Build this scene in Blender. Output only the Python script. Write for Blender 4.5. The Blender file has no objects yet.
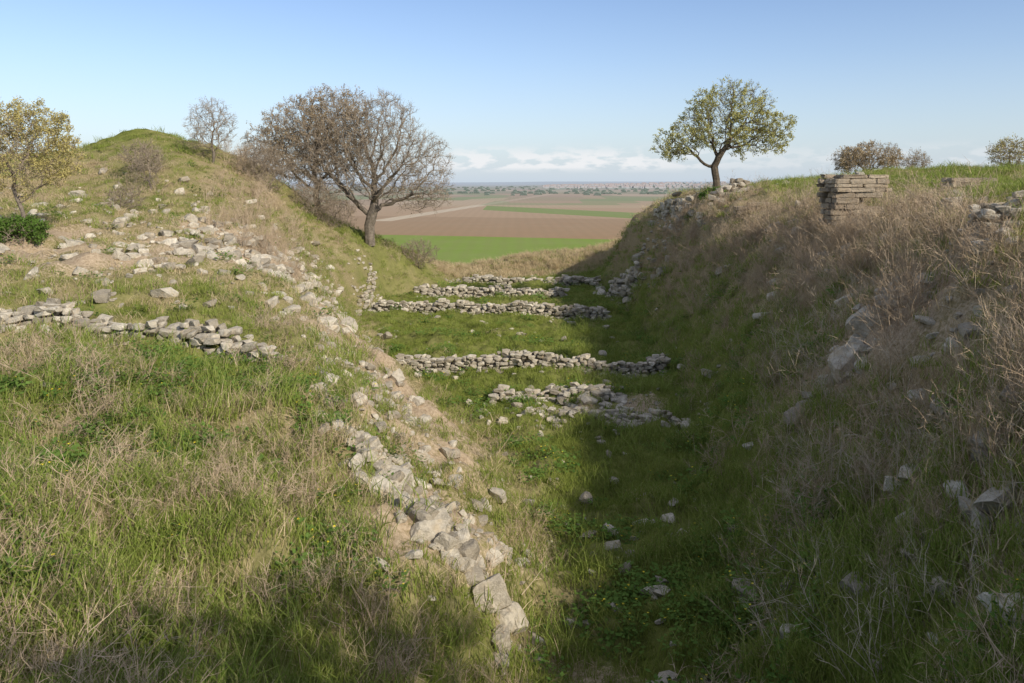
import bpy, math, numpy as np
from mathutils import Vector
rng=np.random.default_rng(7)
scene=bpy.context.scene
# ---------------------------------------------------------------- helpers
TAB=rng.random((256,256))
def vnoise(x,y,o=0):
    x=np.asarray(x,float)+o*17.3; y=np.asarray(y,float)+o*9.1
    xi=np.floor(x).astype(int); yi=np.floor(y).astype(int)
    fx=x-xi; fy=y-yi; fx=fx*fx*(3-2*fx); fy=fy*fy*(3-2*fy)
    a=TAB[xi%256,yi%256]; b=TAB[(xi+1)%256,yi%256]; c=TAB[xi%256,(yi+1)%256]; d=TAB[(xi+1)%256,(yi+1)%256]
    return (a*(1-fx)+b*fx)*(1-fy)+(c*(1-fx)+d*fx)*fy
def fbm(x,y,o=0,n=4):
    s=0;a=.5;t=0
    for i in range(n):
        s=s+a*vnoise(x*2**i,y*2**i,o+i); t+=a; a*=.5
    return s/t
def herm(xk,yk,xq):
    xk=np.asarray(xk,float);yk=np.asarray(yk,float)
    h=np.diff(xk);d=np.diff(yk)/h;m=np.zeros(len(xk))
    pr=d[:-1]*d[1:]
    with np.errstate(divide='ignore',invalid='ignore'):
        m[1:-1]=np.where(pr>0,2*pr/(d[:-1]+d[1:]),0)
    xq=np.clip(xq,xk[0],xk[-1])
    i=np.clip(np.searchsorted(xk,xq,side='right')-1,0,len(h)-1)
    t=(xq-xk[i])/h[i]
    return (2*t**3-3*t**2+1)*yk[i]+(t**3-2*t**2+t)*h[i]*m[i]+(-2*t**3+3*t**2)*yk[i+1]+(t**3-t**2)*h[i]*m[i+1]
def sstep(a,b,x):
    t=np.clip((x-a)/(b-a),0,1); return t*t*(3-2*t)
def mk(name,verts,quads=None,tris=None,mats=(),attrs=None,smooth=False,link=True,matidx=None):
    me=bpy.data.meshes.new(name)
    verts=np.asarray(verts,float).reshape(-1,3)
    q=np.zeros((0,4),int) if quads is None or len(quads)==0 else np.asarray(quads,int)
    t=np.zeros((0,3),int) if tris is None or len(tris)==0 else np.asarray(tris,int)
    me.vertices.add(len(verts)); me.vertices.foreach_set('co',verts.ravel())
    loops=np.concatenate([q.ravel(),t.ravel()]); me.loops.add(len(loops)); me.loops.foreach_set('vertex_index',loops)
    st=np.concatenate([np.arange(len(q))*4,len(q)*4+np.arange(len(t))*3])
    me.polygons.add(len(st)); me.polygons.foreach_set('loop_start',st)
    if matidx is not None: me.polygons.foreach_set('material_index',np.asarray(matidx,int))
    me.update(calc_edges=True)
    for m in mats: me.materials.append(m)
    if attrs:
        for k,v in attrs.items():
            a=me.attributes.new(k,'FLOAT','POINT'); a.data.foreach_set('value',np.asarray(v,float))
    if smooth: me.shade_smooth()
    else: me.shade_flat()
    me.validate()
    o=bpy.data.objects.new(name,me)
    if link: scene.collection.objects.link(o)
    return o
class NT:
    def __init__(s,name):
        s.m=bpy.data.materials.new(name); s.m.use_nodes=True; s.t=s.m.node_tree; s.t.nodes.clear()
    def n(s,ty,**k):
        nd=s.t.nodes.new(ty)
        for a,b in k.items(): setattr(nd,a,b)
        return nd
    def l(s,a,b): s.t.links.new(a,b)
    def mth(s,op,a,b=None,c=None):
        nd=s.n('ShaderNodeMath',operation=op)
        for i,v in enumerate((a,b,c)):
            if v is None: continue
            if isinstance(v,(int,float)): nd.inputs[i].default_value=v
            else: s.l(v,nd.inputs[i])
        return nd.outputs[0]
    def noise(s,scale,vec=None,detail=4,rough=.55):
        nd=s.n('ShaderNodeTexNoise'); nd.inputs['Scale'].default_value=scale; nd.inputs['Detail'].default_value=detail; nd.inputs['Roughness'].default_value=rough
        if vec is not None: s.l(vec,nd.inputs['Vector'])
        return nd.outputs['Fac']
    def ramp(s,f,stops,interp='LINEAR'):
        nd=s.n('ShaderNodeValToRGB'); r=nd.color_ramp; r.interpolation=interp
        while len(r.elements)<len(stops): r.elements.new(.5)
        for e,(p,c) in zip(r.elements,stops):
            e.position=p; e.color=(c,c,c,1) if isinstance(c,(int,float)) else (*c,1)
        s.l(f,nd.inputs[0]); return nd.outputs[0]
    def mix(s,f,a,b):
        nd=s.n('ShaderNodeMix',data_type='RGBA')
        if isinstance(f,(int,float)): nd.inputs[0].default_value=f
        else: s.l(f,nd.inputs[0])
        for i,v in ((6,a),(7,b)):
            if isinstance(v,tuple): nd.inputs[i].default_value=(*v,1)
            else: s.l(v,nd.inputs[i])
        return nd.outputs[2]
    def attr(s,name): return s.n('ShaderNodeAttribute',attribute_name=name).outputs['Fac']
    def out(s,sh):
        o=s.n('ShaderNodeOutputMaterial'); s.l(sh,o.inputs['Surface'])
    def bump(s,h,st,dist):
        b=s.n('ShaderNodeBump'); b.inputs['Strength'].default_value=st; b.inputs['Distance'].default_value=dist; s.l(h,b.inputs['Height']); return b.outputs[0]
    def diff(s,c,nrm=None,rough=.9):
        p=s.n('ShaderNodeBsdfDiffuse')
        if isinstance(c,tuple): p.inputs['Color'].default_value=(*c,1)
        else: s.l(c,p.inputs['Color'])
        if nrm is not None: s.l(nrm,p.inputs['Normal'])
        return p.outputs[0]
# ---------------------------------------------------------------- terrain
SEC={
-30:[(-40,-1),(-20,-1),(-12,-1),(-6,-1),(-4,-1),(-2,-1),(0,-.9),(2,-.8),(4,-.5),(6,-.2),(8,.2),(14,.6),(30,1)],
-3:[(-40,-2),(-20,-2),(-12,-1.9),(-6,-1.8),(-4,-1.7),(-2,-1.6),(0,-1.6),(1.5,-1.5),(3,-1.2),(4.5,-.8),(7,0),(12,.6),(30,1)],
.8:[(-40,-2.6),(-20,-2.5),(-12,-2.4),(-6,-2.2),(-4,-2.1),(-2,-1.9),(0,-1.8),(1.2,-1.8),(2.5,-1.6),(4,-1.2),(6.5,-.4),(10,.3),(30,.8)],
4:[(-40,-3.6),(-14,-3.8),(-8,-4),(-4,-4.2),(-2,-4.4),(-1,-4.6),(0,-4.8),(1.2,-5),(2.3,-4.4),(3.2,-3.4),(5,-1.8),(9,-.5),(30,.3)],
7:[(-40,-3.3),(-12,-3.6),(-8,-3.7),(-5,-3.95),(-3,-4.3),(-1.5,-4.9),(0,-5.5),(2,-5.7),(3.1,-4.9),(4.2,-3.8),(6,-2.0),(9,-.7),(30,.2)],
10:[(-40,-3),(-14,-3.3),(-8,-3.5),(-3.5,-3.85),(-1.6,-4.35),(-.5,-5.1),(.3,-5.9),(2.6,-5.85),(3.6,-5),(4.8,-3.9),(6.5,-1.9),(8.5,-.7),(30,.1)],
13:[(-40,-2.7),(-14,-3.1),(-8,-3.3),(-4,-3.65),(-2,-4.3),(-.6,-5.3),(.5,-6.05),(3.2,-5.95),(4.3,-5.1),(5.5,-3.8),(7.1,-1.8),(8.4,-.65),(30,.1)],
16:[(-40,-2.5),(-14,-2.9),(-8,-3.15),(-4.6,-3.4),(-3.2,-4),(-1.4,-5.3),(.2,-6.15),(3.8,-6.05),(5,-5),(6.1,-3.8),(7.7,-1.7),(9.3,-.6),(30,.3)],
20:[(-40,-1.8),(-14,-2.4),(-9,-2.8),(-6,-3.3),(-4.6,-3.9),(-2.4,-5.3),(-.6,-6.3),(4.5,-6.25),(5.5,-5.2),(6.8,-3.7),(8.8,-1.5),(10.6,-.6),(30,.4)],
28:[(-50,-.6),(-18,-1.3),(-12,-1.85),(-9,-2.7),(-7.2,-3.7),(-5.4,-5.4),(-4,-6.6),(5.4,-6.6),(6.5,-5.4),(7.6,-3.8),(9.3,-1.6),(11.2,-.6),(30,.5)],
36:[(-50,-.2),(-22,-.6),(-15,-.9),(-11.8,-1.7),(-10.2,-3),(-8.4,-5.2),(-6.4,-6.9),(5.8,-6.9),(6.8,-5.7),(7.8,-3.9),(9.2,-1.5),(11,-.5),(30,.7)],
44:[(-50,.3),(-26,1),(-20,1.6),(-14.5,-.4),(-11.8,-2.4),(-10,-4.6),(-8,-7.1),(6.2,-7.1),(7.1,-5.8),(7.9,-4.2),(8.7,-2.0),(10.5,-.6),(30,.7)],
50:[(-50,.5),(-27,2),(-22.6,3.1),(-17,1.6),(-13,-1.9),(-9.6,-4.2),(-7.6,-7.2),(6.8,-7.2),(7.4,-5.8),(7.9,-4.2),(8.5,-2.3),(10.5,-1),(30,.8)],
56:[(-50,0),(-27,1),(-22,2.0),(-16,-.5),(-11,-3.4),(-8,-4.5),(-4.5,-7.3),(6.2,-7.3),(7,-6),(7.6,-4.5),(8.6,-2.6),(12,-1.2),(30,.6)],
62:[(-50,-2),(-27,-1),(-20,-1),(-14,-4),(-9,-5.5),(-6,-6.6),(-4,-7.2),(4,-6.9),(7,-6.2),(8.5,-5),(10,-3.2),(14,-1.8),(34,.4)],
68:[(-50,-4),(-27,-4),(-20,-4.4),(-14,-5.6),(-9,-6.6),(-6,-7),(-4,-7.2),(2,-6.1),(7,-5.9),(10,-5),(13,-4),(16,-3),(40,.2)],
85:[(-50,-10),(-27,-10),(-20,-10),(-14,-10.4),(-9,-10.6),(-6,-10.8),(-4,-11),(2,-11),(7,-10),(10,-10),(13,-9),(18,-8),(45,-3)],
115:[(-50,-17),(-27,-17),(-20,-17),(-14,-17),(-9,-17),(-6,-17),(-4,-17),(2,-17),(7,-17),(10,-17),(13,-17),(20,-16),(60,-12)],
160:[(-50,-20),(-27,-20),(-20,-20),(-14,-20),(-9,-20),(-6,-20),(-4,-20),(2,-20),(7,-20),(10,-20),(13,-20),(20,-20),(60,-20)],
}
SY=np.array(sorted(SEC)); FX=np.array([[p[0] for p in SEC[y]] for y in SY],float); FZ=np.array([[p[1] for p in SEC[y]] for y in SY],float)
NX,NY=940,820
xs=5*np.sinh(np.linspace(-8.6,8.6,NX)); ys=9+6*np.sinh(np.linspace(-2.55,9.2,NY))
fX=np.stack([herm(SY,FX[:,k],ys) for k in range(13)],1); fZ=np.stack([herm(SY,FZ[:,k],ys) for k in range(13)],1)
Z=np.stack([herm(fX[j],fZ[j],xs) for j in range(NY)],0)
X,Y=np.meshgrid(xs,ys)
near=1-sstep(90,160,Y)
Z+=near*((fbm(X*.45,Y*.45,1)-.5)*.85+(fbm(X*1.7,Y*1.7,5)-.5)*.6+(fbm(X*6,Y*6,9,3)-.5)*.16)
Z+=sstep(2300,4200,Y)*sstep(-300,1200,X+(fbm(X*.002,Y*.002,3)-.5)*500)*20*(1-.5*sstep(5000,8000,Y))
Z+=sstep(6000,14000,Y)*(30+70*fbm(X*.0003,Y*.0002,2))*.5
def zat(x,y):
    x=np.asarray(x,float);y=np.asarray(y,float)
    i=np.clip(np.searchsorted(xs,x)-1,0,NX-2); j=np.clip(np.searchsorted(ys,y)-1,0,NY-2)
    fx=(x-xs[i])/(xs[i+1]-xs[i]); fy=(y-ys[j])/(ys[j+1]-ys[j])
    return (Z[j,i]*(1-fx)+Z[j,i+1]*fx)*(1-fy)+(Z[j+1,i]*(1-fx)+Z[j+1,i+1]*fx)*fy
def feat(k,y): return np.interp(y,ys,fX[:,k])
def seg_d(x,y,pts):
    d=np.full(np.shape(x),1e9)
    for (a,b),(c,e) in zip(pts[:-1],pts[1:]):
        vx,vy=c-a,e-b; t=np.clip(((x-a)*vx+(y-b)*vy)/(vx*vx+vy*vy),0,1)
        d=np.minimum(d,np.hypot(x-a-t*vx,y-b-t*vy))
    return d
def dirtf(x,y):
    n=fbm(x*.9,y*.9,12)
    t=(x-feat(4,y))/(feat(6,y)-feat(4,y)+1e-6)
    lf=np.clip(1.15-np.abs(t-.38)/.62,0,1)*sstep(8.5,10,y)*(1-.65*sstep(26,38,y))*(1-sstep(46,54,y))
    d=lf*.80
    d=np.maximum(d,np.clip(1.35-np.hypot((x+10.0)/3.0,(y-29)/7),0,1)*.95)
    d=np.maximum(d,np.clip(1.3-np.hypot((x+12.8)/6,(y-25)/5.5),0,1)*.70)
    d=np.maximum(d,np.clip(1.2-np.hypot((x-2.3)/2.6,(y-22.6)/1.6),0,1)*.7)
    d=np.maximum(d,np.clip(1.2-np.hypot((x-6.8)/1.3,(y-14.5)/3.2),0,1)*.7)
    d=np.maximum(d,np.clip(1.1-np.hypot((x-1.2)/1.3,(y-9.3)/1.1),0,1)*.5)
    return np.clip(d*(2.3*n**1.5+.05),0,1)
def dryf(x,y):
    n=fbm(x*.35,y*.35,20); n2=fbm(x*1.3,y*1.3,25)
    r3=feat(9,y); r4=feat(11,y)
    ru=sstep(-1.5,.1,x-r3)*(1-sstep(0,2.5,x-r4))
    d=ru*.95
    l=(1-sstep(-.5,1.5,x-feat(4,y)))
    d=np.maximum(d,l*(.42+.20*sstep(17,22,y)+.12*(1-sstep(8,11,y))))
    d=np.maximum(d,sstep(60,64,y)*.95)
    d=np.maximum(d,(1-sstep(0,1.5,x-feat(6,y)))*.48)
    d=np.maximum(d,sstep(0,2,x-r4)*.4)
    hill=np.clip(1.2-np.hypot((x+22)/7,(y-50)/6),0,1)
    d=d*(1-.7*hill)
    return np.clip(d+(n-.5)*1.1+(n2-.5)*.7,0,1)
M=NT('terrain_grass_soil')
geo=M.n('ShaderNodeNewGeometry'); P=geo.outputs['Position']
sep=M.n('ShaderNodeSeparateXYZ'); M.l(P,sep.inputs[0]); PX,PY=sep.outputs[0],sep.outputs[1]
n1=M.noise(3,P,6,.65); n2=M.noise(14,P,5,.7)
green=M.mix(M.ramp(n1,[(.35,0),(.65,1)]),(.105,.125,.03),(.19,.20,.055))
dry=M.mix(M.ramp(n2,[(.35,0),(.65,1)]),(.21,.16,.09),(.38,.30,.18))
dirt=M.mix(M.ramp(n2,[(.3,0),(.7,1)]),(.25,.18,.115),(.48,.385,.27))
col=M.mix(M.attr('dry'),green,dry)
dm=M.ramp(M.mth('ADD',M.attr('dirt'),M.mth('MULTIPLY',M.mth('SUBTRACT',n2,.5),1.3)),[(.28,0),(.6,1)])
col=M.mix(dm,col,dirt)
wob=M.mth('MULTIPLY',M.mth('SUBTRACT',M.noise(.01,P,2),.5),10)
Yp=M.mth('ADD',M.mth('MULTIPLY_ADD',PX,.28,PY),wob)
t=M.mth('MULTIPLY',M.mth('SUBTRACT',M.mth('LOGARITHM',M.mth('MAXIMUM',Yp,1),10),2),.5)
def L(y): return (math.log10(y)-2)/2
fld=M.ramp(t,[(0,(.15,.16,.06)),(L(175),(.18,.25,.06)),(L(292),(.29,.20,.125)),(L(455),(.34,.24,.155)),(L(660),(.36,.27,.175)),(L(900),(.25,.24,.13)),(L(1150),(.31,.23,.16)),(L(1500),(.15,.19,.09)),(L(1950),(.32,.25,.18)),(L(2500),(.17,.20,.12)),(L(3300),(.25,.25,.20)),(L(5000),(.27,.28,.28))],'CONSTANT')
S=M.mth('MULTIPLY_ADD',PX,1.6,PY)
strip=M.mth('MULTIPLY',M.mth('MULTIPLY',M.mth('GREATER_THAN',S,560),M.mth('LESS_THAN',S,670)),M.mth('GREATER_THAN',PX,-22))
strip=M.mth('MULTIPLY',strip,M.mth('GREATER_THAN',PY,400))
fld=M.mix(strip,fld,(.17,.22,.065))
rd=M.mth('ABSOLUTE',M.mth('SUBTRACT',M.mth('SUBTRACT',PY,M.mth('MULTIPLY',PX,7.3)),929))
road=M.mth('MULTIPLY',M.mth('LESS_THAN',rd,45),M.mth('MULTIPLY',M.mth('GREATER_THAN',PY,420),M.mth('LESS_THAN',PY,1500)))
fld=M.mix(road,fld,(.46,.38,.28))
mp=M.n('ShaderNodeMapping'); mp.inputs['Scale'].default_value=(.012,.0035,1); mp.inputs['Rotation'].default_value=(0,0,.2); M.l(P,mp.inputs[0])
vor=M.n('ShaderNodeTexVoronoi',distance='CHEBYCHEV'); vor.inputs['Scale'].default_value=1; M.l(mp.outputs[0],vor.inputs['Vector'])
sepc=M.n('ShaderNodeSeparateColor'); M.l(vor.outputs['Color'],sepc.inputs[0])
patch=M.ramp(sepc.outputs[0],[(0,(.32,.23,.15)),(.3,(.15,.20,.08)),(.5,(.38,.29,.2)),(.7,(.18,.21,.1)),(.85,(.28,.2,.14))],'CONSTANT')
fld=M.mix(M.mth('MULTIPLY',M.mth('GREATER_THAN',PY,720),.6),fld,patch)
fld=M.mix(M.mth('MULTIPLY',M.ramp(M.noise(.05,P,5,.7),[(.35,0),(.7,1)]),.35),fld,M.mix(.5,fld,(.32,.27,.19)))
wv=M.n('ShaderNodeTexWave'); wv.inputs['Scale'].default_value=.06; wv.inputs['Distortion'].default_value=1.5; M.l(P,wv.inputs['Vector'])
fld=M.mix(M.mth('MULTIPLY',wv.outputs['Fac'],.12),fld,(.2,.16,.1))
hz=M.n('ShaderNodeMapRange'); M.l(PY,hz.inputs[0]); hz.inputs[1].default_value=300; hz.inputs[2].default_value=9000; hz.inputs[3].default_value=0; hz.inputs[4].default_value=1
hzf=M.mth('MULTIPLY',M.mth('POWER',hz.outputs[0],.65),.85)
fld=M.mix(hzf,fld,(.36,.42,.49))  # aerial haze painted into the field colour, stronger with distance
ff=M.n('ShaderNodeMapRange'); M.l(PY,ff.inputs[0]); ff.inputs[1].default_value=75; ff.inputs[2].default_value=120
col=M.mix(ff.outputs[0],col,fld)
bh=M.mth('ADD',M.mth('MULTIPLY',n1,1.0),M.mth('MULTIPLY',n2,.6))
M.out(M.diff(col,M.bump(bh,.8,.06)))
jj,ii=np.meshgrid(np.arange(NY-1),np.arange(NX-1),indexing='ij'); b=(jj*NX+ii).ravel()
V=np.stack([X.ravel(),Y.ravel(),Z.ravel()],1)
mk('ground',V,quads=np.stack([b,b+1,b+NX+1,b+NX],1),mats=[M.m],attrs={'dirt':dirtf(X,Y).ravel(),'dry':dryf(X,Y).ravel()},smooth=True)
# ---------------------------------------------------------------- rocks
import bmesh
def rock_template(seed,sub=2,boxy=.5):
    r=np.random.default_rng(seed); bm=bmesh.new(); bmesh.ops.create_icosphere(bm,subdivisions=sub,radius=1)
    v=np.array([x.co[:] for x in bm.verts]); f=np.array([[q.index for q in p.verts] for p in bm.faces]); bm.free()
    pl=[np.array(a,float) for a in [(1,0,0),(-1,0,0),(0,1,0),(0,-1,0),(0,0,1),(0,0,-1)]]
    for a in pl:
        a=a+r.normal(0,.2,3); a/=np.linalg.norm(a); d=r.uniform(.5,.68)
        s=v@a; v=v-np.outer(np.maximum(s-d,0),a)
    for _ in range(7):
        a=r.normal(0,1,3); a/=np.linalg.norm(a); d=r.uniform(.6,.82); s=v@a; v=v-np.outer(np.maximum(s-d,0),a)
    v+=r.normal(0,.022,v.shape)
    v/=np.abs(v).max(0); return v,f
ROCKS=[rock_template(s,2) for s in range(10)]
BIG=[rock_template(s+50,3) for s in range(5)]
def box_template(seed):
    r=np.random.default_rng(seed); bm=bmesh.new(); bmesh.ops.create_cube(bm,size=2)
    bmesh.ops.bevel(bm,geom=bm.edges[:],offset=.16,segments=1,affect='EDGES')
    bmesh.ops.triangulate(bm,faces=bm.faces[:]); bmesh.ops.subdivide_edges(bm,edges=bm.edges[:],cuts=1); bmesh.ops.triangulate(bm,faces=bm.faces[:])
    v=np.array([x.co[:] for x in bm.verts]); f=np.array([[q.index for q in p.verts] for p in bm.faces]); bm.free()
    v+=r.normal(0,.07,v.shape)*np.array([.6,.6,1]); return v,f
BOXES=[box_template(s) for s in range(6)]
def rockmat(name,lo,hi,k=1.):
    R=NT(name); tc=R.n('ShaderNodeNewGeometry').outputs['Position']
    ra=R.noise(9,tc,6,.7); rb=R.noise(40,tc,4,.7); tone=R.attr('tone')
    c=R.mix(tone,lo,hi)
    c=R.mix(R.mth('MULTIPLY',R.ramp(ra,[(.42,0),(.62,1)]),.55*k),c,(.19,.17,.135))
    c=R.mix(R.mth('MULTIPLY',R.ramp(R.noise(5,tc,3),[(.55,0),(.7,1)]),.5),c,(.46,.36,.23))
    c=R.mix(R.mth('MULTIPLY',R.ramp(rb,[(.5,0),(.8,1)]),.5),c,(.62,.57,.47))
    R.out(R.diff(c,R.bump(R.mth('ADD',ra,R.mth('MULTIPLY',rb,.5)),.9,.04))); return R.m
ROCKM=rockmat('limestone_rubble',(.30,.26,.20),(.64,.58,.47)); PIERM=rockmat('weathered_ashlar',(.22,.165,.115),(.45,.37,.27))
def rocks(name,items,temps=ROCKS,mat=None,seed=0):
    r=np.random.default_rng(seed); vs=[];fs=[];tn=[];o=0
    for (p,s,rz,tilt) in items:
        v,f=temps[r.integers(len(temps))]
        v=v*np.array(s)
        ax,ay=r.normal(0,tilt,2)
        cx,sx,cy,sy,cz,sz=math.cos(ax),math.sin(ax),math.cos(ay),math.sin(ay),math.cos(rz),math.sin(rz)
        Rm=np.array([[cz,-sz,0],[sz,cz,0],[0,0,1]])@np.array([[cy,0,sy],[0,1,0],[-sy,0,cy]])@np.array([[1,0,0],[0,cx,-sx],[0,sx,cx]])
        vs.append(v@Rm.T+np.array(p)); fs.append(f+o); o+=len(v); tn.append(np.full(len(v),np.clip(r.normal(.5,.32),0,1)))
    return mk(name,np.concatenate(vs),tris=np.concatenate(fs),mats=[mat or ROCKM],attrs={'tone':np.concatenate(tn)})
def wall(name,pts,h,th,st,seed,ragged=.3,temps=ROCKS):
    r=np.random.default_rng(seed); items=[]
    for (a,b),(c,d) in zip(pts[:-1],pts[1:]):
        Ln=math.hypot(c-a,d-b); ang=math.atan2(d-b,c-a); nx,ny=-math.sin(ang),math.cos(ang)
        ncourse=max(1,int(round(h/(st*.62)))); rows=max(1,int(round(th/(st*.9))))
        for k in range(ncourse):
            for w in range(rows):
                s=r.uniform(0,st*.5)
                while s<Ln:
                    l=st*r.uniform(.6,1.7)
                    x=a+(c-a)*(s+l/2)/Ln; y=b+(d-b)*(s+l/2)/Ln
                    off=(w-(rows-1)/2)*st*.85+r.normal(0,.035)
                    x+=nx*off; y+=ny*off
                    loc=vnoise(s*.7+seed,k*.3,seed)
                    if (k<ncourse*(1-ragged*1.6*loc) or k==0) and r.random()>.06:
                        hh=st*.31*r.uniform(.75,1.35)
                        items.append(((x,y,float(zat(x,y))+st*.12+k*st*.56+r.normal(0,st*.05)),(l*.53,st*.5*r.uniform(.8,1.25),hh),ang+r.normal(0,.2),.13))
                    s+=l*.97
        for _ in range(int(Ln*8)):
            s=r.uniform(0,1); off=r.choice([-1,1])*(th/2+abs(r.normal(.1,.3))); x=a+(c-a)*s+nx*off; y=b+(d-b)*s+ny*off; q=r.uniform(.04,.15)
            items.append(((x,y,float(zat(x,y))+q*.3),(q*1.2,q,q*.7),r.uniform(0,6),.3))
    return rocks(name,items,temps=temps,seed=seed)
wall('stone_wall',[(-14.5,16.9),(-10,16.6),(-7,16.3),(-4.8,15.8)],.46,.7,.23,1,.45)
wall('stone_wall',[(-4.2,28.6),(0,28.2),(5.1,27.2)],.62,.6,.23,2,.15)
wall('stone_wall',[(-8,44.6),(-2,43.6),(4.9,42)],.66,.7,.28,3,.2)
wall('stone_wall',[(-6.4,51.3),(-1,50.8),(3.2,50)],.65,.8,.34,4,.4)
wall('stone_wall',[(-5,59),(1,58.4),(6.2,57)],.6,.9,.38,5,.6)
wall('stone_wall',[(-.7,24.2),(1.6,23.9),(3.3,23.4)],.35,.8,.24,6,.5)
wall('stone_wall',[(1.2,21.5),(3.0,21.2),(4.4,20.3)],.36,.6,.22,7,.6)
wall('rubble_wall',[(-8.4,44.5),(-8.4,47),(-8.7,50)],.4,.6,.28,8,.8)
wall('retaining_wall',[(7.3,47),(6.9,49.5),(6.7,52)],2.0,.9,.45,9,.5)
wall('retaining_wall',[(9.0,41.5),(9.2,45),(8.9,48)],1.2,.9,.42,10,.5)
wall('retaining_wall',[(9.4,38.5),(10.2,38.2),(11.2,38.6)],.8,.7,.34,14,.4)
wall('rubble_wall',[(11,36.5),(13,38),(17,39)],.5,.6,.35,11,.6)
wall('rubble_wall',[(7.95,13.9),(9.6,13.5),(11.5,13.9)],.5,.7,.22,13,.3)
def scatter_rocks(name,n,fn,smin,smax,seed,temps=ROCKS,flat=.6,pw=2.5,sink=.35):
    r=np.random.default_rng(seed); items=[]
    for _ in range(n):
        x,y=fn(r); s=smin+(smax-smin)*r.random()**pw
        items.append(((x,y,float(zat(x,y))+s*flat*sink),(s*r.uniform(.9,1.5),s*r.uniform(.7,1.1),s*flat*r.uniform(.7,1.3)),r.uniform(0,6.28),.3))
    return rocks(name,items,temps,seed=seed)
def along(pts,w):
    P_=np.array(pts,float); d=np.hypot(*np.diff(P_,axis=0).T); cum=np.concatenate([[0],np.cumsum(d)])
    def f(r):
        s=r.uniform(0,cum[-1]); return float(np.interp(s,cum,P_[:,0])+r.normal(0,w)),float(np.interp(s,cum,P_[:,1])+r.normal(0,w))
    return f
def ell(cx,cy,rx,ry):
    def f(r): return float(cx+r.normal(0,rx)),float(cy+r.normal(0,ry))
    return f
RL=[(-2.35,12.4),(-1.75,11.5),(-1.1,10.6),(-.35,9.8)]
scatter_rocks('spur_rubble',90,along(RL,.17),.08,.22,21,BIG,.7,1.2,.4)
scatter_rocks('spur_rubble',280,along([(-3.9,17),(-2.9,15),(-2,13),(-.9,11),(0,9.7)],.48),.03,.14,22,sink=.42)
scatter_rocks('spur_rubble',300,along([(-3.8,20),(-2.4,16.5),(-1.4,13.5),(-.3,11.2)],.55),.03,.16,23,sink=.45)
scatter_rocks('spur_rubble',50,along([(-3.6,15.2),(-2.8,12.9),(-2.1,11.7)],.18),.06,.17,24,BIG,.7,1.5,.4)
rocks('boulder',[((-.28,9.75,float(zat(-.28,9.75))+.12),(.27,.24,.28),.4,.1),((-.6,10.15,float(zat(-.6,10.15))+.08),(.22,.18,.18),1.4,.2),((-.02,10.1,float(zat(-.02,10.1))+.08),(.2,.18,.2),2.4,.2),((-.15,9.4,float(zat(-.15,9.4))+.03),(.16,.18,.16),2.4,.2)],BIG,seed=3)
scatter_rocks('hillside_rubble',520,ell(-9.6,28.5,1.9,4.4),.05,.28,25,sink=.5)
scatter_rocks('hillside_rubble',300,ell(-13,26.5,4.4,4.6),.05,.26,26,sink=.5)
scatter_rocks('hillside_rubble',300,along([(-4.6,19),(-6.2,25),(-8.0,31),(-9.6,38),(-10,44)],.9),.05,.28,27,sink=.5)
scatter_rocks('hillside_rubble',90,ell(-19,34,5,4),.08,.3,28,sink=.5)
scatter_rocks('floor_stones',210,ell(2.2,22.3,1.6,1.0),.04,.2,29)
scatter_rocks('floor_stones',150,ell(1.9,13,1.3,4),.04,.16,30,sink=.5)
scatter_rocks('floor_stones',70,ell(1,34,4,6),.05,.2,31)
scatter_rocks('bank_rubble',150,along([(8.8,13.4),(7.6,14.3),(6.2,14.8)],.6),.04,.2,32,BIG,sink=.5)
scatter_rocks('bank_rubble',100,along([(4.0,6.4),(5,8),(6,11),(7.5,13)],.5),.05,.2,33)
scatter_rocks('bank_rubble',90,along([(6.6,52),(7.6,48),(8.6,42),(10,36)],.7),.08,.4,34)
scatter_rocks('bank_rubble',90,along([(8,16),(9,22),(9.5,30)],1.1),.06,.28,35)
rocks('boulder',[((6.15,14.6,float(zat(6.15,14.6))+.16),(.42,.26,.3),.3,.3),((6.6,14.9,float(zat(6.6,14.9))+.22),(.3,.34,.34),1.3,.3),((5.2,14.6,float(zat(5.2,14.6))+.12),(.26,.18,.16),.3,.2),((4.1,6.5,float(zat(4.1,6.5))+.08),(.2,.3,.18),.3,.2),((3.2,9.2,float(zat(3.2,9.2))+.1),(.13,.11,.13),.3,.2)],BIG,seed=9)
def ashlar(name,x0,x1,y0,y1,zb,courses,ch,seed,skip=None,jit=.07):
    r=np.random.default_rng(seed); it=[]; z=zb
    for k in range(courses):
        h=ch*r.uniform(.65,1.3); y=y0+r.normal(0,.03)
        while y<y1-.05:
            dy=min(r.uniform(.3,.5),y1-y); x=x0+(r.uniform(-jit,jit)); xe=x1+r.uniform(-jit,jit)
            while x<xe-.08:
                dx=min(r.uniform(.2,.95),xe-x)
                if not(skip and skip(k,x+dx/2)):
                    it.append(((x+dx/2,y+dy/2+r.normal(0,.03),z+h/2),(dx/2*.99,dy/2*.98,h/2*r.uniform(.86,1.0)),r.normal(0,.06),.025))
                x+=dx
            y+=dy
        z+=h
    return rocks(name,it,BOXES,mat=PIERM,seed=seed)
ashlar('masonry_pier',8.85,10.4,22,23,-1.2,10,.138,41,lambda k,x:(k<5 and x>9.75) or (k==5 and x>10.1) or (k==9 and x<9.1),.1)
ashlar('masonry_pier_footing',9.6,10.3,22.2,23,-1.15,4,.12,42)
ashlar('ashlar_blocks',14.1,16.0,25.5,26.3,float(zat(15,25.8))+.05,3,.17,43,lambda k,x:k==2 and x>15.6)
ashlar('ashlar_blocks',9.3,10.6,33,33.8,float(zat(9.9,33.3))-.1,3,.2,44,lambda k,x:k==2 and x<9.8)
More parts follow.
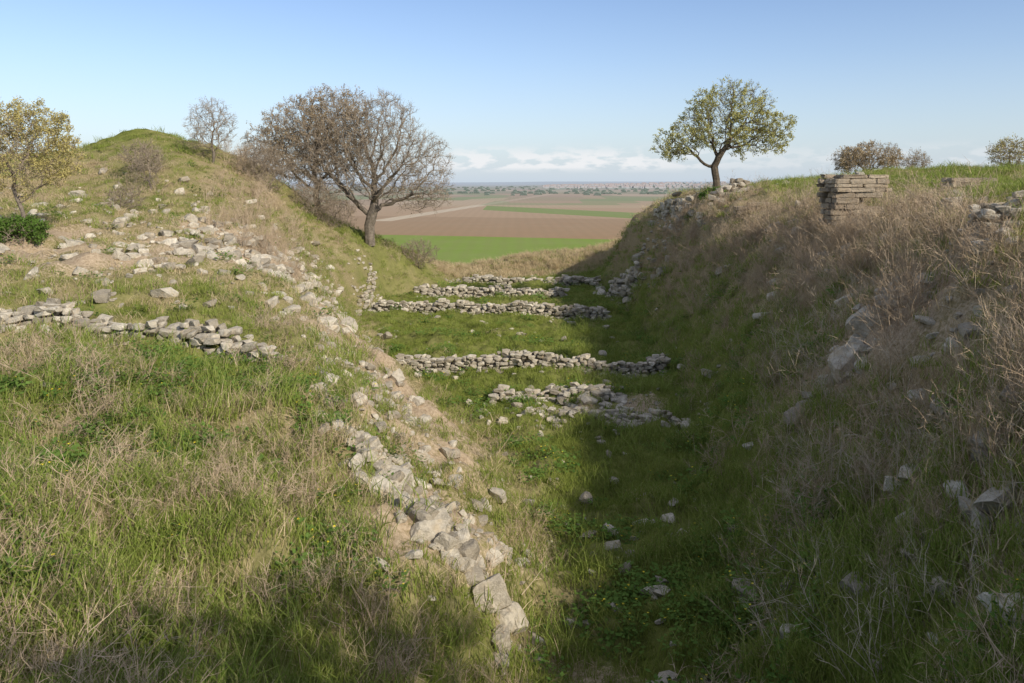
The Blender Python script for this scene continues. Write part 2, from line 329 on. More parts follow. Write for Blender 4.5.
# ---------------------------------------------------------------- vegetation materials
def vegmat(name,ca,cb,tr=.3,cc=None):
    m=NT(name); oi=m.n('ShaderNodeObjectInfo'); p=m.n('ShaderNodeNewGeometry').outputs['Position']
    f=m.mth('ADD',m.mth('MULTIPLY',oi.outputs['Random'],.6),m.mth('MULTIPLY',m.ramp(m.noise(.8,p,3),[(.3,0),(.7,1)]),.4))
    c=m.mix(f,ca,cb)
    if cc: c=m.mix(m.ramp(m.noise(25,p,2),[(.5,0),(.62,1)]),c,cc)
    d=m.n('ShaderNodeBsdfDiffuse'); m.l(c,d.inputs[0])
    if tr<=0: m.out(d.outputs[0]); return m.m
    t=m.n('ShaderNodeBsdfTranslucent'); m.l(c,t.inputs[0])
    x=m.n('ShaderNodeMixShader'); x.inputs[0].default_value=tr; m.l(d.outputs[0],x.inputs[1]); m.l(t.outputs[0],x.inputs[2]); m.out(x.outputs[0]); return m.m
MG=vegmat('grass_green',(.165,.215,.035),(.31,.34,.09),.35)
MT=vegmat('grass_tall',(.15,.22,.035),(.28,.34,.075),.35,(.35,.35,.13))
MD=vegmat('grass_dry',(.39,.305,.175),(.60,.49,.31),.2)
MW=vegmat('weed_leaves',(.09,.165,.035),(.17,.26,.06),.3)
MB=vegmat('dry_brush',(.30,.225,.15),(.52,.41,.29),0)
MBW=vegmat('bare_twigs',(.38,.315,.24),(.54,.46,.35),0)
MF=vegmat('yellow_petals',(.6,.45,.03),(.7,.6,.08),0)
def ribbons(base,dirs,length,width,bend,r,seg=3):
    n=len(base); side=np.cross(dirs,r.normal(0,1,(n,3))); side/=np.linalg.norm(side,axis=1)[:,None]+1e-9
    hor=dirs*np.array([1,1,0]); hn=np.linalg.norm(hor,axis=1)[:,None]+1e-6; hor=hor/hn
    p=base.copy();d=dirs.copy(); W=[1,.9,.6,.12] if seg==3 else [1,.75,.15]
    vs=[]
    for k in range(seg+1):
        w=(width*W[k])[:,None]*.5
        vs.append(p-side*w); vs.append(p+side*w)
        p=p+d*(length/seg)[:,None]; d=d+hor*bend[:,None]-np.array([0,0,1])*bend[:,None]*.6; d/=np.linalg.norm(d,axis=1)[:,None]
    V=np.stack(vs,1).reshape(-1,3); o=np.arange(n)*(2*(seg+1)); q=[]
    for k in range(seg): q.append(np.stack([o+2*k,o+2*k+1,o+2*k+3,o+2*k+2],1))
    return V,np.concatenate(q)
def updirs(r,n,spread):
    a=r.uniform(0,6.283,n); s=np.abs(r.normal(0,spread,n)); d=np.stack([np.cos(a)*s,np.sin(a)*s,np.ones(n)],1); return d/np.linalg.norm(d,axis=1)[:,None]
def tuft(name,n,rad,h,w,spread,bend,mat,seed):
    r=np.random.default_rng(seed); a=r.uniform(0,6.283,n); q=rad*np.sqrt(r.random(n)); base=np.stack([np.cos(a)*q,np.sin(a)*q,np.full(n,-.03)],1)
    V,Q=ribbons(base,updirs(r,n,spread),h*r.uniform(.45,1.1,n),w*r.uniform(.7,1.3,n),r.uniform(.3,1.2,n)*bend*1.4,r,2)
    return mk(name,V,quads=Q,mats=[mat],link=False)
def weed(name,n,rad,h,mat,seed,fl=None):
    r=np.random.default_rng(seed); V=[];Q=[];mi=[];o=0
    for i in range(n):
        a=r.uniform(0,6.28); q=rad*math.sqrt(r.random()); p=np.array([math.cos(a)*q,math.sin(a)*q,r.uniform(.0,1)*h]); L_=r.uniform(.025,.06); wd=L_*.35
        d=r.normal(0,1,3); d[2]=abs(d[2])*.5; d/=np.linalg.norm(d); s=np.cross(d,[0,0,1]); s/=np.linalg.norm(s)
        V+=[p,p+d*L_*.5+s*wd,p+d*L_,p+d*L_*.5-s*wd]; Q.append([o,o+1,o+2,o+3]); mi.append(0); o+=4
        if fl and i%fl==0:
            c=p+np.array([0,0,.05]); e=.012
            V+=[c+[e,0,0],c+[0,e,.004],c+[-e,0,0],c+[0,-e,.004]]; Q.append([o,o+1,o+2,o+3]); mi.append(1); o+=4
    return mk(name,V,quads=Q,mats=[mat,MF],link=False,matidx=mi)
def brush(name,n,h,w,mat,seed,spread=.6,sub=5):
    r=np.random.default_rng(seed); VV=[];QQ=[];o=0
    def add(b_,d_,l_,w_,bn):
        nonlocal o
        V,Q=ribbons(b_,d_,l_,w_,bn,r,2); VV.append(V); QQ.append(Q+o); o+=len(V)
    base=r.normal(0,.12,(n,3)); base[:,2]=-.03; d=updirs(r,n,spread); l=h*r.uniform(.5,1.15,n); add(base,d,l,np.full(n,w),r.normal(0,.15,n))
    for lev in range(2):
        k=sub; t=r.uniform(.3,.95,len(base)*k); bb=np.repeat(base,k,0)+np.repeat(d,k,0)*(np.repeat(l,k)*t)[:,None]
        dd=np.repeat(d,k,0)+r.normal(0,.55,(len(bb),3)); dd/=np.linalg.norm(dd,axis=1)[:,None]
        ll=np.repeat(l,k)*r.uniform(.25,.5,len(bb)); add(bb,dd,ll,np.full(len(bb),w*(.7 if lev==0 else .5)),r.normal(0,.2,len(bb)))
        base,d,l=bb,dd,ll
    return mk(name,np.concatenate(VV),quads=np.concatenate(QQ),mats=[mat],link=False)
def scatter(name,temps,x,y,scl,tilt=.15,zoff=0.,seed=0):
    r=np.random.default_rng(seed+900)
    col=bpy.data.collections.new(name+'_kinds')
    for t in temps: col.objects.link(t)
    n=len(x); print(name,n); me=bpy.data.meshes.new(name); me.vertices.add(n)
    co=np.stack([x,y,zat(x,y)+zoff],1); me.vertices.foreach_set('co',co.ravel())
    a=me.attributes.new('idx','INT','POINT'); a.data.foreach_set('value',r.integers(0,len(temps),n).astype(np.int32))
    rot=np.stack([r.normal(0,tilt,n),r.normal(0,tilt,n),r.uniform(0,6.283,n)],1)
    a=me.attributes.new('rot','FLOAT_VECTOR','POINT'); a.data.foreach_set('vector',rot.ravel())
    a=me.attributes.new('scl','FLOAT_VECTOR','POINT'); a.data.foreach_set('vector',np.asarray(scl,float).ravel())
    ob=bpy.data.objects.new(name,me); scene.collection.objects.link(ob)
    g=bpy.data.node_groups.new(name+'_gn','GeometryNodeTree')
    g.interface.new_socket('Geometry',in_out='INPUT',socket_type='NodeSocketGeometry'); g.interface.new_socket('Geometry',in_out='OUTPUT',socket_type='NodeSocketGeometry')
    gi=g.nodes.new('NodeGroupInput'); go=g.nodes.new('NodeGroupOutput'); ip=g.nodes.new('GeometryNodeInstanceOnPoints'); ci=g.nodes.new('GeometryNodeCollectionInfo')
    ci.inputs['Collection'].default_value=col; ci.inputs['Separate Children'].default_value=True; ci.inputs['Reset Children'].default_value=True
    def na(nm,ty):
        q=g.nodes.new('GeometryNodeInputNamedAttribute'); q.data_type=ty; q.inputs['Name'].default_value=nm; return q.outputs['Attribute']
    ip.inputs['Pick Instance'].default_value=True
    g.links.new(gi.outputs[0],ip.inputs['Points']); g.links.new(ci.outputs[0],ip.inputs['Instance'])
    g.links.new(na('idx','INT'),ip.inputs['Instance Index']); g.links.new(na('rot','FLOAT_VECTOR'),ip.inputs['Rotation']); g.links.new(na('scl','FLOAT_VECTOR'),ip.inputs['Scale'])
    g.links.new(ip.outputs[0],go.inputs[0])
    md=ob.modifiers.new('scatter','NODES'); md.node_group=g; return ob
def cand(n,y0=3.5,y1=74,p=.4):
    y=(y0**p+rng.random(n)*(y1**p-y0**p))**(1/p); x=rng.uniform(-1,1,n)*(.70*y+2.5); return x,y
WALLS=[[(-14.5,16.9),(-10,16.6),(-7,16.3),(-4.8,15.8)],[(-4.2,28.6),(0,28.2),(5.1,27.2)],[(-8,44.6),(-2,43.6),(4.9,42)],[(-6.4,51.3),(-1,50.8),(3.2,50)],[(-.7,24.2),(3.3,23.4)],[(1.2,21.5),(4.4,20.3)],[(-5,59),(6.2,57)],[(8,13.8),(11.5,13.9)]]
def wd(x,y):
    d=np.full(x.shape,9.)
    for w in WALLS: d=np.minimum(d,seg_d(x,y,w))
    return d
def zones(x,y):
    z={}
    z['dirt']=dirtf(x,y); z['dry']=dryf(x,y); z['wall']=wd(x,y); z['rl']=seg_d(x,y,RL)
    z['floor']=sstep(-.3,.5,x-feat(6,y))*(1-sstep(-.3,.5,x-feat(7,y)))
    z['lslope']=sstep(-.8,.3,x-feat(4,y))*(1-sstep(-.3,.3,x-feat(6,y)))
    z['rlow']=sstep(-.5,.3,x-feat(7,y))*(1-sstep(-.3,1.2,x-feat(9,y)))
    z['rup']=sstep(-.3,1,x-feat(9,y))*(1-sstep(-.3,1,x-feat(11,y)))
    z['plat']=sstep(-.5,.8,x-feat(11,y))
    z['lfg']=(1-sstep(-.5,1,x-feat(4,y)))*(1-sstep(15.5,16.5,y))
    z['left']=(1-sstep(-.5,1,x-feat(5,y)))*sstep(15.5,16.5,y)
    return z
def pick(n,wf,**k):
    x,y=cand(n,**k); z=zones(x,y); w=wf(z,x,y)*np.clip(1.12-z['dirt']*1.8,0.04,1)*np.where(z['wall']<.36,0.02,1)*np.where(z['rl']<.22,0.08,1); m=rng.random(n)<w; return x[m],y[m]
def S3(n,y,lo,hi,far=.35):
    s=rng.uniform(lo,hi,n); f=np.clip(y/14,1,6)**far; return np.stack([s*f*1.3,s*f*1.3,s],1)
x,y=pick(41000,lambda z,x,y: z['floor']*1+z['left']*.6*(1-z['dry']*.6)+z['lfg']*.5+z['rlow']*.5+z['plat']*.8+z['rup']*.2+z['lslope']*.55)
scatter('grass',[tuft('grass_short_%d'%i,42,.18,.17,.009,.35,.35,MG,i) for i in range(4)],x,y,S3(len(x),y,.55,1.3),seed=1)
x,y=pick(34000,lambda z,x,y: z['lfg']*(.7-.5*z['dry'])+z['rlow']*.8+z['floor']*.12*sstep(.45,.6,fbm(x*.5,y*.5,40))+z['plat']*.35+z['left']*.12+z['lslope']*.2+z['rup']*.12+sstep(1.5,3,x)*z['floor']*.4)
scatter('tall_grass',[tuft('grass_tall_%d'%i,34,.18,.40,.010,.22,.3,MT,10+i) for i in range(4)],x,y,S3(len(x),y,.35,1.3)*(.6+.8*fbm(x*.9,y*.9,81))[:,None],seed=2)
x,y=pick(46000,lambda z,x,y: z['dry']**1.2*(z['lfg']*.6+z['left']*.75+z['rup']*.9+z['plat']*.5+z['rlow']*.45+z['floor']*.12+z['lslope']*.6))
scatter('dry_grass',[tuft('grass_dry_%d'%i,24,.18,.32,.0075,.42,.4,MD,20+i) for i in range(4)],x,y,S3(len(x),y,.4,1.15),seed=3)
m=2600; yy=rng.uniform(61,71,m); xx=rng.uniform(-9,12,m)
scatter('dry_grass',[tuft('grass_straw_%d'%i,26,.26,.5,.018,.3,.35,MD,25+i) for i in range(3)],xx,yy,np.repeat(rng.uniform(.5,1.3,m)[:,None],3,1),seed=33)
x,y=pick(22000,lambda z,x,y: sstep(.42,.62,fbm(x*.8,y*.8,60))*(z['floor']*.5+z['lfg']*.8+z['rlow']*.6+z['left']*.15))
scatter('weeds',[weed('weed_%d'%i,60,.15,.16,MW,30+i,(14 if i==0 else None)) for i in range(4)],x,y,S3(len(x),y,.6,1.5),seed=4)
x,y=pick(9500,lambda z,x,y: sstep(.44,.6,fbm(x*.6,y*.6,70))*(z['lfg']*.65*z['dry']+z['left']*.35*z['dry']+z['rup']*1.+z['rlow']*.45+z['lslope']*.25))
scatter('dry_brush',[brush('brush_%d'%i,13,.5,.007,MB,40+i,.6,4) for i in range(4)],x,y,S3(len(x),y,.45,1.3,.2),seed=5)
r=np.random.default_rng(5); m=60; yy=r.uniform(7,17,m); xx=feat(9,yy)+r.normal(.1,.9,m)
scatter('bramble_thicket',[brush('bramble_%d'%i,8,1.0,.009,MBW,60+i,.9,4) for i in range(3)],xx,yy,np.repeat(r.uniform(.5,1.1,m)[:,None],3,1),tilt=.4,seed=6)
m=520; yy=8+36*r.random(m)**1.0; xx=feat(10,yy)+r.normal(-.55,.95,m); kk=fbm(xx*.5,yy*.5,90)>.40; xx=xx[kk]; yy=yy[kk]
scatter('dry_shrubs',[brush('shrub_%d'%i,17,1.0,.010,MB,70+i,.65,4) for i in range(3)],xx,yy,np.repeat(r.uniform(.4,1.0,len(xx))[:,None],3,1),seed=7)
m=120; yy=r.uniform(28,50,m); xx=feat(3,yy)+r.normal(.5,1.2,m)
scatter('dry_shrubs',[brush('shrub_l_%d'%i,17,1.0,.011,MB,80+i,.6,4) for i in range(3)],xx,yy,np.repeat(r.uniform(.4,1.2,m)[:,None],3,1),seed=8)
# ---------------------------------------------------------------- trees
def barkmat(name,a,b):
    m=NT(name); p=m.n('ShaderNodeNewGeometry').outputs['Position']; nn=m.noise(6,p,5,.7); m.out(m.diff(m.mix(m.ramp(nn,[(.35,0),(.65,1)]),a,b),m.bump(m.noise(25,p,4),.8,.03))); return m.m
BK=barkmat('bark_grey',(.10,.085,.065),(.24,.20,.16)); TW=barkmat('twigs_grey',(.20,.16,.12),(.34,.28,.21)); BD=barkmat('bark_dark',(.07,.055,.04),(.16,.13,.095))
def tubes(A,B,ra,rb,ns):
    d=B-A; ln=np.linalg.norm(d,axis=1)[:,None]+1e-9; d=d/ln
    up=np.where(np.abs(d[:,2:3])<.9,np.array([[0,0,1.]]),np.array([[1.,0,0]])); s=np.cross(d,up); s/=np.linalg.norm(s,axis=1)[:,None]; t=np.cross(d,s)
    V=[]
    for P_,rr in ((A,ra),(B+d*rb[:,None]*.3,rb)):
        for k in range(ns):
            a=6.2832*k/ns; V.append(P_+(s*math.cos(a)+t*math.sin(a))*rr[:,None])
    V=np.stack(V,1).reshape(-1,3); o=np.arange(len(A))*2*ns
    Q=np.concatenate([np.stack([o+k,o+(k+1)%ns,o+ns+(k+1)%ns,o+ns+k],1) for k in range(ns)]); return V,Q
def tree(name,base,trunk,blobs,natt,step,seed,rtip=.006,pexp=2.2,twigs=3,tl=.35,leaf=None,nleaf=0,lsize=.06,mats=None,twr=.006,maxr=None):
    r=np.random.default_rng(seed); base=np.array([base[0],base[1],float(zat(base[0],base[1]))-.1])
    nodes=[base+np.array(p,float) for p in trunk]
    nn=[nodes[0]];pp=[-1]
    for a_,b_ in zip(nodes[:-1],nodes[1:]):
        k=max(1,int(np.linalg.norm(b_-a_)/step))
        for i in range(1,k+1): nn.append(a_+(b_-a_)*i/k+r.normal(0,step*.05,3)); pp.append(len(nn)-2)
    att=[]
    vol=np.array([b[3]*b[4]*b[5] for b in blobs]); vol=vol**.8/np.sum(vol**.8)
    for b_,f in zip(blobs,vol):
        k=int(natt*f)+5; d=r.normal(0,1,(k,3)); d/=np.linalg.norm(d,axis=1)[:,None]; q=r.random(k)**(1/2.2)
        att.append(base+np.array(b_[:3])+d*q[:,None]*np.array(b_[3:6]))
    att=np.concatenate(att); nd=np.full(len(att),1e9); ni=np.zeros(len(att),int)
    N=np.array(nn)
    def upd(idx0,N):
        for s0 in range(idx0,len(N),400):
            D=np.linalg.norm(att[:,None,:]-N[None,s0:s0+400,:],axis=2); j=D.argmin(1); v=D[np.arange(len(att)),j]; mk_=v<nd; nd[mk_]=v[mk_]; ni[mk_]=j[mk_]+s0
    upd(0,N); pp=list(pp); nch=np.zeros(60000,int)
    for it in range(90):
        if len(nd)<5: break
        dirs=att-N[ni]; dirs/=np.linalg.norm(dirs,axis=1)[:,None]+1e-9
        acc=np.zeros_like(N); np.add.at(acc,ni,dirs); cnt=np.bincount(ni,minlength=len(N))
        g=np.where((cnt>0)&(nch[:len(N)]<4))[0]
        if len(g)==0: break
        nch[g]+=1
        a_=acc[g]/cnt[g][:,None]; a_+=r.normal(0,.24,a_.shape); a_/=np.linalg.norm(a_,axis=1)[:,None]+1e-9
        new=N[g]+a_*step; i0=len(N); N=np.concatenate([N,new]); pp+=list(g); upd(i0,N)
        kill=nd<step*1.1; att=att[~kill]; nd=nd[~kill]; ni=ni[~kill]
        if len(att)==0 or len(N)>12000: break
    pp=np.array(pp); rad=np.zeros(len(N))
    for i in range(len(N)-1,-1,-1):
        if rad[i]==0: rad[i]=rtip**pexp
        if pp[i]>=0: rad[pp[i]]+=rad[i]
    rad=rad**(1/pexp)
    if maxr: big=rad>.02; rad[big]=.02+(rad[big]-.02)*max(0,(maxr-.02)/(rad[0]-.02))
    e=np.where(pp>=0)[0]; ra=rad[pp[e]]; rb=rad[e]; ra=np.minimum(ra,rb*1.5+.004)
    th=rb>.03; VV=[];QQ=[];MI=[];o=0
    def put(A,B,a,b_,ns,mi):
        nonlocal o
        if len(A)==0: return
        V_,Q_=tubes(A,B,a,b_,ns); VV.append(V_); QQ.append(Q_+o); MI.append(np.full(len(Q_),mi)); o+=len(V_)
    put(N[pp[e[th]]],N[e[th]],ra[th],rb[th],8,0); put(N[pp[e[~th]]],N[e[~th]],ra[~th],rb[~th],4,1)
    fine=e[rb<rtip*3.2]; B0=np.repeat(N[fine],twigs,0); D0=np.repeat(N[fine]-N[pp[fine]],twigs,0); D0/=np.linalg.norm(D0,axis=1)[:,None]+1e-9
    ends=[]
    for lev in range(2):
        d=D0+r.normal(0,.55,D0.shape)+np.array([0,0,.15]); d/=np.linalg.norm(d,axis=1)[:,None]; l=tl*r.uniform(.5,1.2,len(d))*(.6 if lev else 1)
        M_=B0+d*(l*.5)[:,None]; d2=d+r.normal(0,.2,d.shape); E=M_+d2*(l*.5)[:,None]; w=np.full(len(d),twr*(1 if lev==0 else .7))
        put(B0,M_,w,w*.8,3,1); put(M_,E,w*.8,w*.4,3,1); ends.append(E); ends.append(M_)
        B0=np.repeat(M_,2,0); D0=np.repeat(d,2,0)
    if leaf:
        E=np.concatenate(ends); k=nleaf; id_=r.integers(0,len(E),k); cdens=fbm(E[id_][:,0]*1.2+9,E[id_][:,2]*1.2+E[id_][:,1],33); id_=id_[r.random(k)<sstep(.36,.6,cdens)*.95+.05]; k=len(id_)
        c=E[id_]+r.normal(0,.05,(k,3)); a_=r.normal(0,1,(k,3)); a_/=np.linalg.norm(a_,axis=1)[:,None]; b_=np.cross(a_,r.normal(0,1,(k,3))); b_/=np.linalg.norm(b_,axis=1)[:,None]
        s=(lsize*r.uniform(.6,1.3,k))[:,None]; V_=np.stack([c-a_*s*.5,c+b_*s*.32,c+a_*s*.5,c-b_*s*.32],1).reshape(-1,3); q=np.arange(k)*4; VV.append(V_); QQ.append(np.stack([q,q+1,q+2,q+3],1)+o); MI.append(np.full(k,2))
    ml=mats or [BK,TW]; ml=list(ml)+([leaf] if leaf else [])
    return mk(name,np.concatenate(VV),quads=np.concatenate(QQ),mats=ml,matidx=np.concatenate(MI))
LF1=vegmat('leaves_yellowgreen',(.34,.34,.11),(.54,.50,.20),.35); LF2=vegmat('buds_brown',(.30,.23,.14),(.44,.35,.22),.2); LF3=vegmat('leaves_olive',(.34,.30,.10),(.50,.43,.18),.3)
LF4=vegmat('leaves_evergreen',(.06,.12,.025),(.14,.22,.045),.2)
tree('oak_tree',(-9.2,52),[(0,0,0),(-.1,0,1.3),(.25,0,2.4)],[(0,0,6.0,3.9,3.2,3.4),(2.8,0,5.0,2.6,2.6,2.8),(-2.4,0,6.2,3.0,2.6,2.8),(3.6,0,3.4,1.8,2,1.3),(.4,0,8,2.9,2.4,2.1),(-3,0,4.5,2,2,1.5)],3500,.34,101,rtip=.0105,twigs=4,tl=.5,leaf=LF2,nleaf=14000,lsize=.07,twr=.009,maxr=.33)
tree('oak_tree',(-13.0,53.5),[(0,0,0),(-.1,0,1.0),(0,0,1.8)],[(0,0,4.8,3.6,2.8,3.1),(-2.4,0,4.2,2.4,2.4,2.4),(1.4,0,6,2.4,2,2.4)],2400,.34,102,rtip=.010,twigs=4,tl=.5,leaf=LF2,nleaf=44000,lsize=.09,twr=.010,maxr=.2)
tree('flowering_tree',(10.7,42),[(0,0,0),(.05,0,.8),(-.1,0,1.5)],[(.8,0,4.4,2.3,2.1,1.6),(2.5,0,3.3,1.6,1.8,1.2),(-.9,0,3.5,1.6,1.7,1.2),(-2.3,0,2.5,1.1,1.3,.8),(1.3,0,5.3,1.3,1.2,.8),(0.9,0,2.9,2,1.6,.9)],1500,.27,103,rtip=.008,twigs=3,tl=.3,leaf=LF1,nleaf=42000,lsize=.085,mats=[BD,BD],twr=.006,maxr=.19)
tree('olive_tree',(-15.2,25),[(0,0,0),(-.1,0,.9),(-.4,0,1.6)],[(-.3,0,3.0,1.7,1.5,1.4),(.6,0,2.6,1.1,1.1,1.0),(-1.3,0,3.2,1.3,1.2,1.2)],1100,.22,104,rtip=.006,twigs=3,tl=.25,leaf=LF3,nleaf=44000,lsize=.06,twr=.005,maxr=.06)
tree('bare_tree',(-17.0,45.5),[(0,0,0),(.05,0,.6)],[(-.1,0,2.2,1.4,1.2,1.6)],600,.22,105,rtip=.007,twigs=3,tl=.35,leaf=LF2,nleaf=3000,lsize=.05,maxr=.08,twr=.007)
tree('bare_tree',(-17.2,38),[(0,0,0),(.05,0,.4)],[(-.1,0,1.5,.8,.8,1.1)],350,.18,106,rtip=.006,twigs=3,tl=.3,maxr=.05,twr=.006)
tree('bare_tree',(26.8,60),[(0,0,0),(0,0,.5)],[(0,0,1.6,2.6,1.6,1.1),(-1.2,0,1.3,1.6,1.4,.9),(1.0,0,1.9,1.2,1.2,.9)],1100,.25,107,rtip=.008,twigs=4,tl=.35,leaf=LF2,nleaf=26000,lsize=.09,maxr=.12)
tree('bare_tree',(30.3,60),[(0,0,0),(0,0,.5)],[(0,0,1.3,.9,.8,1.1)],300,.22,108,rtip=.007,twigs=4,tl=.35,leaf=LF2,nleaf=3500,lsize=.08,maxr=.08)
tree('bare_tree',(25.5,41),[(0,0,0),(0,0,.4)],[(0,0,.9,1.1,1.0,.8)],400,.2,109,rtip=.007,twigs=3,tl=.3,leaf=LF3,nleaf=4500,lsize=.07,maxr=.07)
for i,(bx,by,s) in enumerate([(-16,33,.7),(-18.5,40,1.0),(-14.2,47,1.5),(-12.5,50,1.5),(-11.3,51,1.3),(-6.5,56,1.3),(-15,47,1.4)]):
    tree('bare_shrub',(bx,by),[(0,0,0),(0,0,.15)],[(0,0,.9*s,1.1*s,.9*s,.8*s)],350,.18,120+i,rtip=.006,twigs=3,tl=.35,leaf=LF2,nleaf=1500,lsize=.06,maxr=.04,twr=.007)
tree('green_bush',(-15.0,24.4),[(0,0,0),(0,0,.1)],[(0,0,.35,.75,.6,.45)],300,.14,140,leaf=LF4,nleaf=14000,lsize=.06,tl=.16,maxr=.03)
tree('green_bush',(10.3,40.5),[(0,0,0),(0,0,.1)],[(0,0,.3,.8,.6,.4)],250,.14,141,leaf=LF4,nleaf=6000,lsize=.07,tl=.16,maxr=.03)
# unseen trees added on the rampart behind the viewpoint to shade the near slope
for i,(bx,by,hh) in enumerate([(1.6,-2.9,-.25),(5.4,-2.6,-.1),(9.0,-3.0,-.1)]):
    tree('unseen_shade_tree',(bx,by),[(0,0,0),(.05,0,1.2),(0,0,2.0)],[(0,0,4.2+hh,2.2,1.2,1.4),(-1.0,.2,3.6+hh,1.4,1,1.1),(1.2,0,3.8+hh,1.3,1,1.1)],600,.3,150+i,rtip=.008,twigs=2,tl=.35,leaf=LF1,nleaf=6500,lsize=.11,mats=[BD,BD],maxr=.12)
# ---------------------------------------------------------------- distant town and trees
r=np.random.default_rng(77); V=[];Q=[];T=[];mq=[];mt=[];o=0
for i in range(430):
    px=np.clip(abs(r.normal(0,.09)),0,.33)*r.choice([-1,1])+.13
    if px<.04 or px>.45: continue
    yy=r.uniform(2700,4300); xx=px*yy; z=float(zat(xx,yy))-1; w,d,h=r.uniform(7,15),r.uniform(7,12),r.uniform(4,8)
    c=[(xx-w/2,yy-d/2),(xx+w/2,yy-d/2),(xx+w/2,yy+d/2),(xx-w/2,yy+d/2)]
    V+=[(a,b_,z) for a,b_ in c]+[(a,b_,z+h) for a,b_ in c]+[(xx-w/2,yy,z+h+2.5),(xx+w/2,yy,z+h+2.5)]
    Q+=[[o,o+1,o+5,o+4],[o+1,o+2,o+6,o+5],[o+2,o+3,o+7,o+6],[o+3,o,o+4,o+7],[o+4,o+5,o+9,o+8],[o+6,o+7,o+8,o+9]]; mq+=[0,0,0,0,1,1]
    T+=[[o+5,o+6,o+9],[o+7,o+4,o+8]]; mt+=[0,0]; o+=10
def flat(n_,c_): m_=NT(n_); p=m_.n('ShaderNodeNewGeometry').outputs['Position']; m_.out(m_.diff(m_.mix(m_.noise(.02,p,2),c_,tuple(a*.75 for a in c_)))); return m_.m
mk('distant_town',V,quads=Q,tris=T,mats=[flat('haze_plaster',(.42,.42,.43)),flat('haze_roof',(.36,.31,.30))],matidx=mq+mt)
V=[];T=[];o=0; v0,f0=ROCKS[0]
for i in range(520):
    yy=10**r.uniform(3.1,3.65); xx=r.uniform(-.16,.5)*yy
    if r.random()<.6: yy=float(r.choice([1500,1950,2500,3300]))-.28*xx+r.normal(0,8)
    s=r.uniform(1.6,3.4); V.append(v0*[s*2.2,s,s]+[xx,yy,float(zat(xx,yy))+s*.6]); T.append(f0+o); o+=len(v0)
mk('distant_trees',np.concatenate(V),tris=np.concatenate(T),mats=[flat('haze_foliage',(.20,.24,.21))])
# ---------------------------------------------------------------- light, sky, camera
EL=math.radians(32); H=Vector((.69,-.724)).normalized()
sun_dir=Vector((H.x*math.cos(EL),H.y*math.cos(EL),math.sin(EL)))
ld=bpy.data.lights.new('sun','SUN'); ld.energy=5.0; ld.angle=math.radians(.6); ld.color=(1,.915,.775); lo=bpy.data.objects.new('sun',ld); scene.collection.objects.link(lo)
lo.rotation_euler=sun_dir.to_track_quat('Z','Y').to_euler()
w=bpy.data.worlds.new('World'); scene.world=w; w.use_nodes=True; nt=w.node_tree; nt.nodes.clear()
sky=nt.nodes.new('ShaderNodeTexSky'); sky.sky_type='NISHITA'; sky.sun_disc=False; sky.sun_elevation=EL; sky.sun_rotation=math.atan2(H.x,H.y); sky.air_density=1.0; sky.dust_density=.5; sky.ozone_density=1.4
bg=nt.nodes.new('ShaderNodeBackground'); bg.inputs[1].default_value=.13; wo=nt.nodes.new('ShaderNodeOutputWorld')
tcn=nt.nodes.new('ShaderNodeTexCoord'); mpp=nt.nodes.new('ShaderNodeMapping'); mpp.inputs['Scale'].default_value=(30,30,85); nt.links.new(tcn.outputs['Generated'],mpp.inputs[0])
nz=nt.nodes.new('ShaderNodeTexNoise'); nz.inputs['Scale'].default_value=1; nz.inputs['Detail'].default_value=6; nt.links.new(mpp.outputs[0],nz.inputs['Vector'])
sp=nt.nodes.new('ShaderNodeSeparateXYZ'); nt.links.new(tcn.outputs['Generated'],sp.inputs[0])
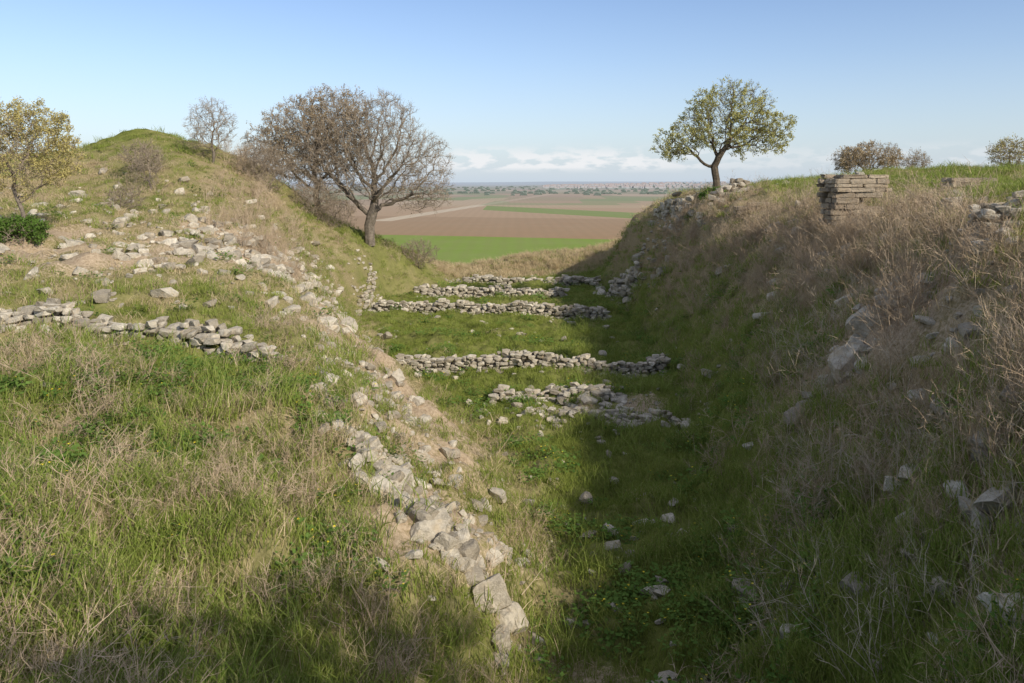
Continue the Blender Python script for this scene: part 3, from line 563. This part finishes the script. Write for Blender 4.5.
def wr(inp,stops):
    q=nt.nodes.new('ShaderNodeValToRGB'); rr=q.color_ramp
    while len(rr.elements)<len(stops): rr.elements.new(.5)
    for e,(p,c) in zip(rr.elements,stops): e.position=p; e.color=(c,c,c,1)
    nt.links.new(inp,q.inputs[0]); return q.outputs[0]
def wm(a,b):
    q=nt.nodes.new('ShaderNodeMath'); q.operation='MULTIPLY'
    nt.links.new(a,q.inputs[0])
    if isinstance(b,float): q.inputs[1].default_value=b
    else: nt.links.new(b,q.inputs[1])
    return q.outputs[0]
def wmix(f_,a,col,mode='MIX'):
    q=nt.nodes.new('ShaderNodeMix'); q.data_type='RGBA'; q.blend_type=mode
    if isinstance(f_,float): q.inputs[0].default_value=f_
    else: nt.links.new(f_,q.inputs[0])
    nt.links.new(a,q.inputs[6]); q.inputs[7].default_value=(*col,1); return q.outputs[2]
mr=nt.nodes.new('ShaderNodeMapRange'); nt.links.new(sp.outputs[0],mr.inputs[0]); mr.inputs[1].default_value=-.6; mr.inputs[2].default_value=.6
f=wm(wr(nz.outputs['Fac'],[(.44,0),(.54,1)]),wr(sp.outputs[2],[(.014,0),(.020,1),(.034,.9),(.048,0)]))
f=wm(f,wr(mr.outputs[0],[(.40,0),(.45,1),(.62,1),(.72,.35),(.95,.4)])); f=wm(f,.85)
c=wmix(1.0,sky.outputs[0],(1.02,1.05,1.20),'MULTIPLY')
c=wmix(wr(sp.outputs[2],[(0,.85),(.06,.45),(.15,.12),(.24,0)]),c,(4.3,5.1,6.1))      # horizon haze
c=wmix(wr(sp.outputs[2],[(.32,0),(.6,.45)]),c,(5.6,5.5,5.5))                          # upper sky above the view brightened, added as fill for the shade
c=wmix(f,c,(7.0,7.0,7.1))
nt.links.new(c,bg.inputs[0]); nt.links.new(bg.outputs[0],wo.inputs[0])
cd=bpy.data.cameras.new('camera'); co=bpy.data.objects.new('camera',cd); scene.collection.objects.link(co); co.location=(0,0,0); co.rotation_euler=(math.pi/2,0,0)
cd.sensor_width=36; cd.lens=28.125; cd.shift_y=-158.5/1024; cd.clip_end=60000; cd.clip_start=.05; scene.camera=co
scene.view_settings.view_transform='Standard'; scene.view_settings.look='None'; scene.view_settings.exposure=0
print('DONE')
